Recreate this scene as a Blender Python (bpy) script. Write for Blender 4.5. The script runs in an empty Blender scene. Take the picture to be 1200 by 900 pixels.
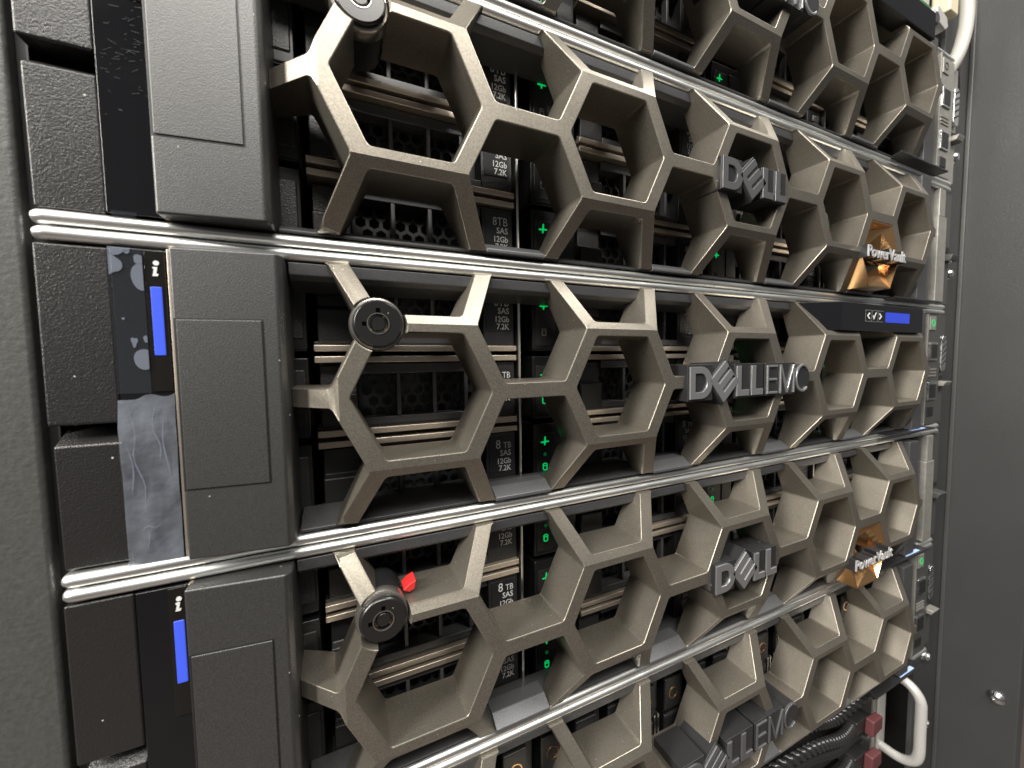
import bpy, bmesh, math, random
from mathutils import Vector, Matrix, noise
from mathutils.geometry import delaunay_2d_cdt
random.seed(7)
S = 0.001                      # all numbers below are millimetres
scn = bpy.context.scene
COL = scn.collection

# ------------------------------------------------------------------ camera
cd = bpy.data.cameras.new('camera'); cam = bpy.data.objects.new('camera', cd); COL.objects.link(cam)
scn.camera = cam
cd.sensor_width = 36.0; cd.sensor_fit = 'HORIZONTAL'; cd.lens = 36*445/1200
cd.clip_start = 0.005; cd.clip_end = 50
cd.dof.use_dof = True; cd.dof.focus_distance = 0.150; cd.dof.aperture_fstop = 15
RT = ((0.9116122334169211, -0.4108086202807158, -0.014121380515641276),
      (-0.037102029656571126, -0.048020679046541365, -0.9981570286178784),
      (0.4093733934685739, 0.9104560900378248, -0.059018072088644916))
cm = Matrix.Identity(4)
for i in range(3):
    cm[i][0] = RT[0][i]; cm[i][1] = -RT[1][i]; cm[i][2] = -RT[2][i]
cm.translation = Vector((-23.354, -115.269, 10.515))*S
cam.matrix_world = cm

# ------------------------------------------------------------------ world, lamps, exposure
w = bpy.data.worlds.new('World'); scn.world = w; w.use_nodes = True
bg = w.node_tree.nodes['Background']; bg.inputs[0].default_value = (0.95, 0.97, 1.0, 1); bg.inputs[1].default_value = 0.115

def area(name, loc, target, sx, sy, power, col):
    l = bpy.data.lights.new(name, 'AREA'); l.shape = 'RECTANGLE'; l.size = sx; l.size_y = sy; l.energy = power; l.color = col
    o = bpy.data.objects.new(name, l); COL.objects.link(o); o.location = loc
    o.rotation_euler = (Vector(target)-Vector(loc)).to_track_quat('-Z', 'Y').to_euler()
    return o
area('ceiling_light', (-0.25, -0.95, 1.22), (0.05, 0, 0), 1.2, 0.30, 41, (1.0, 0.965, 0.90))
area('ceiling_light', (-1.60, -0.52, 0.95), (0.15, 0, 0), 0.30, 1.3, 85, (1.0, 0.96, 0.89))
area('ceiling_light', (1.00, -0.50, 1.75), (0.2, 0, 0), 1.2, 0.35, 42, (1.0, 0.97, 0.91))
scn.view_settings.view_transform = 'Standard'; scn.view_settings.look = 'None'
scn.view_settings.exposure = 0.0; scn.view_settings.gamma = 1.0
scn.render.engine = 'CYCLES'

# ------------------------------------------------------------------ materials
def mat(name, col, rough=0.5, metal=0.0, grain=None, bump=None, speck=None, emit=None, coat=0.0, spec=0.5, rvar=None, alpha=None):
    """grain=(scale,amount) colour variation; bump=(scale,strength,dist_mm); speck=(scale,threshold,colour)"""
    m = bpy.data.materials.new(name); m.use_nodes = True
    nt = m.node_tree; b = nt.nodes['Principled BSDF']; L = nt.links.new
    b.inputs['Base Color'].default_value = (*col, 1); b.inputs['Roughness'].default_value = rough
    b.inputs['Metallic'].default_value = metal; b.inputs['Specular IOR Level'].default_value = spec
    if coat: b.inputs['Coat Weight'].default_value = coat; b.inputs['Coat Roughness'].default_value = 0.15
    if emit:
        b.inputs['Emission Color'].default_value = (*emit[0], 1); b.inputs['Emission Strength'].default_value = emit[1]
    if alpha is not None: b.inputs['Alpha'].default_value = alpha
    tc = nt.nodes.new('ShaderNodeTexCoord')
    def noise(scale, detail=2.0, rg=0.5):
        n = nt.nodes.new('ShaderNodeTexNoise'); n.inputs['Scale'].default_value = scale; n.inputs['Detail'].default_value = detail
        n.inputs['Roughness'].default_value = rg
        L(tc.outputs['Object'], n.inputs['Vector']); return n
    src = None
    if grain:
        n = noise(grain[0], 3)
        r = nt.nodes.new('ShaderNodeMapRange'); r.inputs[1].default_value = 0.3; r.inputs[2].default_value = 0.7
        r.inputs[3].default_value = 1-grain[1]; r.inputs[4].default_value = 1+grain[1]
        L(n.outputs['Fac'], r.inputs[0])
        mx = nt.nodes.new('ShaderNodeMix'); mx.data_type = 'RGBA'; mx.blend_type = 'MULTIPLY'; mx.inputs[0].default_value = 1
        mx.inputs[6].default_value = (*col, 1); L(r.outputs[0], mx.inputs[7]); src = mx.outputs[2]
    if speck:
        v = nt.nodes.new('ShaderNodeTexVoronoi'); v.inputs['Scale'].default_value = speck[0]
        L(tc.outputs['Object'], v.inputs['Vector'])
        # only some cells hold a fleck, near the cell centre
        sep = nt.nodes.new('ShaderNodeSeparateColor'); L(v.outputs['Color'], sep.inputs[0])
        gt = nt.nodes.new('ShaderNodeMath'); gt.operation = 'GREATER_THAN'; gt.inputs[1].default_value = speck[1]; L(sep.outputs[0], gt.inputs[0])
        lt = nt.nodes.new('ShaderNodeMath'); lt.operation = 'LESS_THAN'; lt.inputs[1].default_value = speck[3] if len(speck) > 3 else 0.28; L(v.outputs['Distance'], lt.inputs[0])
        mu = nt.nodes.new('ShaderNodeMath'); mu.operation = 'MULTIPLY'; L(gt.outputs[0], mu.inputs[0]); L(lt.outputs[0], mu.inputs[1])
        mx = nt.nodes.new('ShaderNodeMix'); mx.data_type = 'RGBA'; L(mu.outputs[0], mx.inputs[0])
        if src: L(src, mx.inputs[6])
        else: mx.inputs[6].default_value = (*col, 1)
        mx.inputs[7].default_value = (*speck[2], 1); src = mx.outputs[2]
    if src: L(src, b.inputs['Base Color'])
    if bump:
        n = noise(bump[0], 3.0, 0.6)
        bp = nt.nodes.new('ShaderNodeBump'); bp.inputs['Strength'].default_value = bump[1]; bp.inputs['Distance'].default_value = bump[2]*S
        L(n.outputs['Fac'], bp.inputs['Height']); L(bp.outputs[0], b.inputs['Normal'])
    if rvar:
        n = noise(rvar[0], 4)
        r = nt.nodes.new('ShaderNodeMapRange'); r.inputs[1].default_value = 0.35; r.inputs[2].default_value = 0.65
        r.inputs[3].default_value = rvar[1]; r.inputs[4].default_value = rvar[2]
        L(n.outputs['Fac'], r.inputs[0]); L(r.outputs[0], b.inputs['Roughness'])
    return m

M = dict(
 champagne=mat('champagne_paint', (0.240, 0.218, 0.182), 0.38, 0.84, grain=(2200, 0.2), bump=(2400, 0.27, 0.12), speck=(800, 0.955, (0.75, 0.72, 0.64), 0.125), rvar=(60, 0.37, 0.42)),
 strip=mat('champagne_trim', (0.52, 0.45, 0.37), 0.38, 0.75, grain=(1800, 0.06), bump=(2500, 0.1, 0.06)),
 alu=mat('polished_aluminium', (0.84, 0.85, 0.83), 0.38, 1.0, bump=(55, 0.10, 0.4), rvar=(25, 0.33, 0.43)),
 panel=mat('panel_plastic', (0.022, 0.0215, 0.021), 0.42, 0.0, grain=(2600, 0.3), bump=(2700, 0.65, 0.10), speck=(620, 0.985, (0.3, 0.3, 0.29), 0.16), spec=0.8),
 pad=mat('pad_plastic', (0.014, 0.013, 0.013), 0.33, 0.0, bump=(2000, 0.85, 0.17), speck=(560, 0.975, (0.4, 0.39, 0.37), 0.15)),
 frame=mat('frame_plastic', (0.048, 0.048, 0.050), 0.44, 0.2, grain=(2000, 0.2), bump=(2200, 0.35, 0.12), speck=(500, 0.99, (0.5, 0.5, 0.5), 0.14)),
 block=mat('frame_block_paint', (0.105, 0.107, 0.113), 0.42, 0.4, grain=(2200, 0.18), bump=(2400, 0.35, 0.12)),
 gloss=mat('gloss_black', (0.006, 0.006, 0.007), 0.06, 0.0, rvar=(90, 0.04, 0.14)),
 module=mat('module_black', (0.008, 0.007, 0.006), 0.16),
 drive=mat('drive_plastic', (0.015, 0.015, 0.0155), 0.40, 0.0, bump=(1700, 0.7, 0.2), speck=(480, 0.988, (0.35, 0.35, 0.34), 0.16)),
 drive_s=mat('drive_smooth', (0.008, 0.008, 0.0085), 0.32, bump=(900, 0.15, 0.06)),
 bar=mat('grille_bar', (0.06, 0.06, 0.062), 0.4, 0.2, bump=(1700, 0.4, 0.1)),
 mesh=mat('perforated_steel', (0.018, 0.018, 0.019), 0.42, 0.3),
 core=mat('drive_metal', (0.10, 0.10, 0.10), 0.45, 0.8, grain=(250, 0.6)),
 inside=mat('bay_black', (0.004, 0.004, 0.004), 0.7, spec=0.2),
 void=mat('void_black', (0.001, 0.001, 0.001), 1.0, spec=0.0),
 zinc=mat('zinc_steel', (0.62, 0.63, 0.64), 0.22, 1.0, rvar=(200, 0.15, 0.35)),
 sheet=mat('bay_divider_steel', (0.66, 0.66, 0.64), 0.28, 1.0),
 lock=mat('lock_black', (0.016, 0.015, 0.015), 0.27, 0.3, speck=(420, 0.99, (0.4, 0.35, 0.22), 0.14)),
 ring=mat('lock_ring', (0.36, 0.34, 0.31), 0.25, 0.9),
 brass=mat('brass', (0.62, 0.47, 0.20), 0.3, 1.0),
 red=mat('red_plastic', (0.42, 0.016, 0.016), 0.4, emit=None),
 letter_dark=mat('letter_black', (0.022, 0.022, 0.024), 0.38, 0.3, bump=(1200, 0.25, 0.08)),
 letter_steel=mat('letter_steel', (0.30, 0.30, 0.305), 0.36, 0.75, bump=(1800, 0.15, 0.05)),
 letter_back=mat('letter_backing', (0.018, 0.018, 0.019), 0.36, 0.1, bump=(1200, 0.25, 0.08), speck=(450, 0.99, (0.4, 0.4, 0.4), 0.14)),
 letter_grey=mat('letter_grey', (0.085, 0.085, 0.09), 0.36, 0.35, bump=(1200, 0.25, 0.08)),
 letter_white=mat('letter_silver', (0.56, 0.56, 0.57), 0.3, 0.5),
 copper=mat('copper_insert', (0.78, 0.46, 0.21), 0.22, 0.95),
 print=mat('white_print', (0.55, 0.55, 0.54), 0.6),
 grey_print=mat('grey_print', (0.17, 0.17, 0.17), 0.6),
 label=mat('label_black', (0.014, 0.014, 0.015), 0.33),
 green=mat('green_led', (0.0, 0.2, 0.05), 0.4, emit=((0.0, 0.62, 0.13), 0.75)),
 green_dim=mat('green_led_dim', (0.0, 0.05, 0.02), 0.4, emit=((0.0, 0.12, 0.03), 0.5)),
 amber=mat('amber_light', (0.4, 0.1, 0.03), 0.4, emit=((0.75, 0.16, 0.04), 0.9)),
 blue=mat('blue_led', (0.02, 0.04, 0.3), 0.3, emit=((0.045, 0.085, 0.55), 1.0)),
 lcd=mat('blue_lcd', (0.01, 0.02, 0.2), 0.2, emit=((0.03, 0.06, 0.50), 0.8)),
 film=mat('clear_film', (0.10, 0.11, 0.13), 0.1, alpha=0.06),
 film_haze=mat('lifted_film', (0.17, 0.185, 0.215), 0.14, alpha=0.5, bump=(120, 0.5, 1.2), grain=(90, 0.35)),
 bubble=mat('film_air_bubble', (0.20, 0.225, 0.28), 0.25, alpha=0.34),
 rack_l=mat('rack_powder_coat', (0.046, 0.046, 0.043), 0.42, 0.0, bump=(650, 0.5, 0.26), grain=(900, 0.15), spec=0.9),
 rack_r=mat('rack_paint', (0.034, 0.0345, 0.035), 0.40, 0.0, bump=(700, 0.25, 0.25), speck=(150, 0.992, (0.22, 0.22, 0.21), 0.08), grain=(35, 0.04), rvar=(9, 0.40, 0.46)),
 gasket=mat('gasket_black', (0.008, 0.008, 0.008), 0.5),
 ear=mat('ear_steel', (0.27, 0.262, 0.24), 0.40, 0.5, grain=(300, 0.1)),
 ear_dark=mat('ear_dark', (0.06, 0.06, 0.058), 0.4, 0.3),
 white_plastic=mat('white_plastic', (0.33, 0.32, 0.29), 0.42),
 cream=mat('cream_plastic', (0.52, 0.47, 0.33), 0.4),
 handle=mat('handle_grey', (0.40, 0.39, 0.375), 0.38, 0.25, grain=(900, 0.06)),
 pcb=mat('circuit_board_green', (0.02, 0.12, 0.025), 0.35, grain=(500, 0.5)),
 cable=mat('black_cable', (0.012, 0.012, 0.012), 0.34),
 braid=mat('braid_black', (0.03, 0.03, 0.03), 0.25, 0.4),
 red_tab=mat('dull_red_rubber', (0.075, 0.020, 0.022), 0.55),
 floor=mat('floor_vinyl', (0.13, 0.105, 0.095), 0.5, grain=(6, 0.1)),
 tag_blue=mat('tag_blue_print', (0.36, 0.5, 0.85), 0.4),
)

# ------------------------------------------------------------------ mesh helpers (millimetres)
class MB:
    def __init__(s): s.v = []; s.f = []
    def add(s, vs, fs):
        o = len(s.v); s.v += [tuple(p) for p in vs]; s.f += [[i+o for i in f] for f in fs]; return s
    def box(s, x0, x1, y0, y1, z0, z1):
        return s.add([(x0,y0,z0),(x1,y0,z0),(x1,y1,z0),(x0,y1,z0),(x0,y0,z1),(x1,y0,z1),(x1,y1,z1),(x0,y1,z1)],
                     [(0,1,5,4),(1,2,6,5),(2,3,7,6),(3,0,4,7),(4,5,6,7),(3,2,1,0)])
    def prism_xz(s, poly, y0, y1):               # polygon in x-z (counter-clockwise seen from the front), y0 front
        n = len(poly)
        return s.add([(x, y0, z) for x, z in poly]+[(x, y1, z) for x, z in poly],
                     [list(range(n)), list(range(2*n-1, n-1, -1))]+[(i, n+i, n+(i+1) % n, (i+1) % n) for i in range(n)])
    def prism_yz(s, poly, x0, x1):               # profile in y-z swept along x
        n = len(poly)
        return s.add([(x0, y, z) for y, z in poly]+[(x1, y, z) for y, z in poly],
                     [list(range(n-1, -1, -1)), list(range(n, 2*n))]+[(i, (i+1) % n, n+(i+1) % n, n+i) for i in range(n)])
    def lathe(s, c, prof, n=40):                 # rings (radius, y) about the y axis through c=(x,z); closed at both ends
        k = len(prof)
        vs = [(c[0]+r*math.cos(2*math.pi*i/n), y, c[1]+r*math.sin(2*math.pi*i/n)) for r, y in prof for i in range(n)]
        fs = [(j*n+i, (j+1)*n+i, (j+1)*n+(i+1) % n, j*n+(i+1) % n) for j in range(k-1) for i in range(n)]
        fs += [list(range(n)), list(range((k-1)*n+n-1, (k-1)*n-1, -1))]
        return s.add(vs, fs)
    def tube(s, pts, r, n=10, rf=None):          # swept round tube; rf(i) optional radius factor
        pts = [Vector(p) for p in pts]; vs = []; fs = []
        up = Vector((0.13, 0.21, 1)).normalized()
        for i, p in enumerate(pts):
            t = (pts[min(i+1, len(pts)-1)]-pts[max(i-1, 0)]).normalized()
            a = t.cross(up)
            if a.length < 1e-3: a = t.cross(Vector((1, 0, 0)))
            a.normalize(); b = t.cross(a)
            rr = r*(rf(i) if rf else 1)
            for k in range(n):
                an = 2*math.pi*k/n; vs.append(p+a*math.cos(an)*rr+b*math.sin(an)*rr)
        for i in range(len(pts)-1):
            for k in range(n): fs.append((i*n+k, i*n+(k+1) % n, (i+1)*n+(k+1) % n, (i+1)*n+k))
        fs += [list(range(n-1, -1, -1)), list(range((len(pts)-1)*n, len(pts)*n))]
        return s.add(vs, fs)
    def mesh(s, name, m, org=(0, 0, 0), bevel=0.0, seg=2, smooth=30):
        me = bpy.data.meshes.new(name)
        me.from_pydata([((x-org[0])*S, (y-org[1])*S, (z-org[2])*S) for x, y, z in s.v], [], s.f)
        bm = bmesh.new(); bm.from_mesh(me)
        bmesh.ops.recalc_face_normals(bm, faces=bm.faces)
        if bevel:
            es = [e for e in bm.edges if len(e.link_faces) == 2 and e.calc_face_angle(0) > math.radians(25)]
            bmesh.ops.bevel(bm, geom=es, offset=bevel*S, segments=seg, profile=0.5, affect='EDGES', clamp_overlap=True)
        for f in bm.faces: f.smooth = True
        bm.to_mesh(me); bm.free()
        me.set_sharp_from_angle(angle=math.radians(smooth))
        if bevel:                                  # flat faces stay flat, only the narrow bevels turn
            nv = [Vector((0, 0, 0)) for _ in me.vertices]
            for p in me.polygons:
                for i in p.vertices: nv[i] += p.normal*p.area
            me.normals_split_custom_set_from_vertices([n.normalized() if n.length > 0 else Vector((0, -1, 0)) for n in nv])
        me.materials.append(m); return me

def link(name, me, parent=None):
    o = bpy.data.objects.new(name, me); COL.objects.link(o)
    if parent: o.parent = parent
    return o
def part(mb, name, m, parent, org=(0, 0, 0), bevel=0.0, seg=2, label=None, smooth=30, stuff=False):
    o = link(name, mb.mesh(name, M[m], org, bevel, seg, smooth), parent)
    if label: o['label'] = label
    if stuff: o['kind'] = 'stuff'
    return o
def thing(name, loc, label, cat, group=None):
    o = bpy.data.objects.new(name, None); COL.objects.link(o); o.empty_display_size = 0.02
    o.location = Vector(loc)*S; o['label'] = label; o['category'] = cat
    if group: o['group'] = group
    return o
def copy_tree(o, parent=None):
    c = o.copy(); COL.objects.link(c)
    if parent: c.parent = parent
    for ch in list(o.children): copy_tree(ch, c)
    return c
def relabel(o, loc, label): o.location = Vector(loc)*S; o['label'] = label; return o

def inpoly(p, poly):
    r = False; j = len(poly)-1
    for i in range(len(poly)):
        (xi, yi), (xj, yj) = poly[i], poly[j]
        if (yi > p[1]) != (yj > p[1]) and p[0] < (xj-xi)*(p[1]-yi)/(yj-yi)+xi: r = not r
        j = i
    return r
def inset_round(poly, d, r=0.0, seg=5):          # inset a convex ccw polygon by d and round its corners
    n = len(poly); out = []
    lines = []
    for i in range(n):
        a = Vector(poly[i]); b = Vector(poly[(i+1) % n]); t = (b-a).normalized(); nn = Vector((-t.y, t.x))
        lines.append((a+nn*d, t))
    pts = []
    for i in range(n):
        p, t = lines[i-1]; q, u = lines[i]
        den = t.x*u.y-t.y*u.x
        k = ((q.x-p.x)*u.y-(q.y-p.y)*u.x)/den
        pts.append(p+t*k)
    if not r: return [tuple(p) for p in pts]
    for i in range(n):
        p = pts[i]; a = (pts[i-1]-p).normalized(); b = (pts[(i+1) % n]-p).normalized()
        ang = a.angle(b); dd = r/math.tan(ang/2)
        c = p+(a+b).normalized()*(r/math.sin(ang/2))
        s0 = p+a*dd-c; s1 = p+b*dd-c
        a0 = math.atan2(s0.y, s0.x); da = math.atan2(s1.y, s1.x)-a0
        while da > math.pi: da -= 2*math.pi
        while da < -math.pi: da += 2*math.pi
        for k in range(seg+1):
            an = a0+da*k/seg; out.append((c.x+r*math.cos(an), c.y+r*math.sin(an)))
    return out
def plate(outers, holes, front, back, creases=(), chamfer=0.4, draft=0.0, mb=None):
    """Solid plate from 2D outlines (x,z): front(x,z) and back(x,z) give depth y. Edges get a rounded chamfer."""
    vs = []; es = []
    def loop(l, closed=True):
        o = len(vs); vs.extend([Vector(p) for p in l]); n = len(l)
        es.extend([(o+i, o+(i+1) % n) for i in range(n if closed else n-1)])
    for l in outers: loop(l)
    for l in holes: loop(l)
    for l in creases: loop(l, False)
    V, E, F, *_ = delaunay_2d_cdt(vs, es, [], 0, 1e-5)
    keep = []
    for f in F:
        c = (sum(V[i].x for i in f)/len(f), sum(V[i].y for i in f)/len(f))
        if any(inpoly(c, l) for l in outers) and not any(inpoly(c, l) for l in holes):
            a, b, d = [V[i] for i in f[:3]]
            keep.append(list(f) if (b-a).cross(d-a) > 0 else list(f)[::-1])
    cnt = {}
    for f in keep:
        for i in range(len(f)): cnt[(f[i], f[(i+1) % len(f)])] = 1
    bnd = [e for e in cnt if (e[1], e[0]) not in cnt]
    nrm = {}
    for a, b in bnd:                              # outward normals: solid lies left of a->b
        t = (V[b]-V[a])
        if t.length < 1e-9: continue
        t.normalize(); n = Vector((t.y, -t.x))
        for i in (a, b): nrm.setdefault(i, []).append(n)
    off = {}
    for i, l in nrm.items():
        m = sum(l, Vector((0, 0)))
        if m.length < 1e-6: m = l[0]
        m.normalize(); k = max(0.45, m.dot(l[0])); off[i] = m/k
    used = sorted({i for f in keep for i in f})
    mb = mb or MB(); base = len(mb.v); idx = {}
    rings = [(-chamfer, 0.0), (-chamfer*0.3, chamfer*0.3), (0.0, chamfer)] if chamfer else [(0.0, 0.0)]
    def P(i, d): return V[i]+off[i]*d if i in off else V[i]
    for i in used:
        p = P(i, rings[0][0]); idx[i] = len(mb.v); mb.v.append((p.x, front(V[i].x, V[i].y), p.y))
    mb.f += [[idx[i] for i in f] for f in keep]
    prev = idx
    for d, dy in rings[1:]:
        cur = {}
        for i in off:
            if i not in idx: continue
            p = P(i, d); cur[i] = len(mb.v); mb.v.append((p.x, front(V[i].x, V[i].y)+dy, p.y))
        mb.f += [[prev[a], cur[a], cur[b], prev[b]] for a, b in bnd]
        prev = cur
    bk = {}
    for i in used:
        p = P(i, draft); bk[i] = len(mb.v); mb.v.append((p.x, max(back(V[i].x, V[i].y), front(V[i].x, V[i].y)+1), p.y))
    mb.f += [[prev[a], bk[a], bk[b], prev[b]] for a, b in bnd]
    mb.f += [[bk[i] for i in f][::-1] for f in keep]
    return mb

def smooth(pts, n=6):
    pts = [Vector(p) for p in pts]; out = []
    for i in range(len(pts)-1):
        p0, p1, p2, p3 = pts[max(i-1, 0)], pts[i], pts[i+1], pts[min(i+2, len(pts)-1)]
        for k in range(n):
            t = k/n; out.append(0.5*((2*p1)+(p2-p0)*t+(2*p0-5*p1+4*p2-p3)*t*t+(3*p1-p0-3*p2+p3)*t**3))
    out.append(pts[-1]); return out
_txt = {}
def text_mb(s, size, sx=1.0, align='LEFT', bold=0.0, mb=None, at=(0, 0, 0), depth=0.0):
    """flat or thin lettering in the x-z plane, facing -y"""
    key = (s, bold)
    if key not in _txt:
        cu = bpy.data.curves.new('lettering', 'FONT'); cu.body = s; cu.size = 1; cu.offset = bold; cu.resolution_u = 2
        o = bpy.data.objects.new('lettering', cu); COL.objects.link(o)
        bpy.context.view_layer.update()
        me = bpy.data.meshes.new_from_object(o.evaluated_get(bpy.context.evaluated_depsgraph_get()))
        _txt[key] = ([tuple(v.co) for v in me.vertices], [list(p.vertices) for p in me.polygons])
        bpy.data.objects.remove(o); bpy.data.curves.remove(cu); bpy.data.meshes.remove(me)
    v, f = _txt[key]
    x0 = min(p[0] for p in v); x1 = max(p[0] for p in v)
    dx = {'LEFT': -x0, 'RIGHT': -x1, 'CENTER': -(x0+x1)/2}[align]
    mb = mb or MB()
    if depth:
        bm = bmesh.new(); bv = [bm.verts.new(((p[0]+dx)*size*sx+at[0], at[1], p[1]*size+at[2])) for p in v]
        fs = []
        for q in f:
            try: fs.append(bm.faces.new([bv[i] for i in q]))
            except ValueError: pass
        bmesh.ops.remove_doubles(bm, verts=bm.verts, dist=1e-5)
        r = bmesh.ops.extrude_face_region(bm, geom=list(bm.faces))
        for e in r['geom']:
            if isinstance(e, bmesh.types.BMVert): e.co.y += depth
        bm.verts.index_update()
        mb.add([tuple(q.co) for q in bm.verts], [[q.index for q in fa.verts] for fa in bm.faces]); bm.free()
    else:
        mb.add([((p[0]+dx)*size*sx+at[0], at[1], p[1]*size+at[2]) for p in v], f)
    return mb

# ------------------------------------------------------------------ setting
fl = link('floor', MB().box(-6000, 6000, -6000, 3000, -1260, -1250).mesh('floor', M['floor'])); fl['kind'] = 'structure'

PIT = 88.9
ZC = dict(A=PIT*2, B=PIT, C=0.0, D=-PIT, E=-PIT*2)
ZOFF = 0.76                                    # honeycomb centre above the unit centre
A_, HH, T_, HP = 24.5, 21.41, 13.95, 75.7      # hexagon half width, half height, half top, spacing

# ------------------------------------------------------------------ rack
rk = thing('server_rack', (150, 60, -420), 'dark grey powder coated equipment rack holding the whole stack of servers', 'server rack')
RO = (150, 60, -420)
part(MB().box(-170, -91.5, 17, 60, -420, 420), 'front_post', 'rack_l', rk, RO, 1.2, 3)
part(MB().box(-91.4, -88.9, 20, 50, -420, 420), 'gasket', 'gasket', rk, RO)
part(MB().box(397.5, 440, 22, 25, -420, 420), 'mounting_rail', 'rack_r', rk, RO, 0.4)
part(MB().box(440.2, 452, -22, 30, -420, 420), 'side_panel', 'rack_r', rk, RO, 1.0, 3)
part(MB().box(438.6, 440.1, 19.2, 21.9, -420, 420), 'edge_trim', 'ear_dark', rk, RO, 0.5)
part(MB().box(-170, 452, 330, 333, -420, 420), 'back_panel', 'inside', rk, RO)
part(MB().box(-95, -91.6, 62, 329, -420, 420), 'inner_side', 'inside', rk, RO)
part(MB().box(436, 440, 31, 329, -420, 420), 'inner_side', 'inside', rk, RO)
def screw_y(x, z, y, r):                        # bolt facing the camera with washer and cross recess
    o = part(MB().lathe((x, z), [(r*1.5, y-0.3), (r*1.45, y-1.2), (r*0.98, y-1.25), (r, y-3.0), (r*0.75, y-4.2), (r*0.3, y-4.5)][::-1], 20), 'screw', 'zinc', rk, RO)
    return o
for x, z, y in ((415, 163, 22), (416, 74.5, 22), (412, -239, 22), (417, -300, 22)): screw_y(x, z, y, 3.2)
def screw_x(y, z, x, r):                        # dome screw on the side panel
    m = MB(); n = 20; prof = [(r, 0), (r*0.95, r*0.25), (r*0.7, r*0.5), (r*0.35, r*0.62), (r*0.3, r*0.45)]
    vs = [(x-h, y+a*math.cos(2*math.pi*i/n), z+a*math.sin(2*math.pi*i/n)) for a, h in prof for i in range(n)]
    fs = [(j*n+i, j*n+(i+1) % n, (j+1)*n+(i+1) % n, (j+1)*n+i) for j in range(len(prof)-1) for i in range(n)]
    fs.append([(len(prof)-1)*n+i for i in range(n)]); m.add(vs, fs)
    part(m, 'screw', 'zinc', rk, RO)
screw_x(-11, -260, 440.1, 5.2)
# oval cable slot in the mounting rail
part(MB().prism_xz([(416+7*math.cos(a)*1.0, 212+(18 if math.sin(a) > 0 else -18)+7*math.sin(a)) for a in [2*math.pi*i/28 for i in range(28)]], 21.6, 21.9), 'cable_slot', 'gasket', rk, RO)

# ------------------------------------------------------------------ storage servers
SO = (153, 20, -44.45)                          # thing origin relative to unit centre
CX0, CW = -61.0, 104.0                          # first drive column, column width
def bead_profile(zc, r=1.75, y=12.0):
    return [(y+r*1.1*(1-math.cos(a))-r*1.1, zc+r*math.sin(a)) for a in [math.radians(-90+180*k/10) for k in range(11)]] + [(y+6, zc+r), (y+6, zc-r)]
def bead(mb, zc, x0, x1, r=1.75, y=12.2):
    # half round rail: bulges to the front, ends rounded
    prof = [(y+1.9-1.9*math.cos(a), r*math.sin(a)) for a in [math.radians(-90+180*k/12) for k in range(13)]] + [(y+9, r), (y+9, -r)]
    n = len(prof); st = [(x0, 0.45), (x0+0.5, 0.75), (x0+1.5, 0.95), (x0+3, 1.0), (x1-3, 1.0), (x1-1.5, 0.95), (x1-0.5, 0.75), (x1, 0.45)]
    vs = [(x, y+9-(y+9-p)*(0.6+0.4*k), zc+q*k) for x, k in st for p, q in prof]
    fs = [(j*n+i, j*n+(i+1) % n, (j+1)*n+(i+1) % n, (j+1)*n+i) for j in range(len(st)-1) for i in range(n)]
    fs += [list(range(n)), list(range((len(st)-1)*n, len(st)*n))[::-1]]
    mb.add(vs, fs)
UNITS = {
 'A': dict(split=None, kind='ports'), 'B': dict(split=-3.3, kind='plain'), 'C': dict(split=-4.6, kind='ports'),
 'D': dict(split=-3.0, kind='plain'), 'E': dict(split=-4, kind='ports')}
SLAB = {
 'A': 'topmost storage server, partly cut off, with a light ear panel of ports',
 'B': 'second storage server from the top, its glossy ear strip scratched and unlit',
 'C': 'middle storage server with wrinkled clear film hanging over its glossy ear strip',
 'D': 'storage server with clean black ear strip and lit blue light, below the filmed one',
 'E': 'lowest server of the stack, holding upright slim drives with copper rings'}
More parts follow.
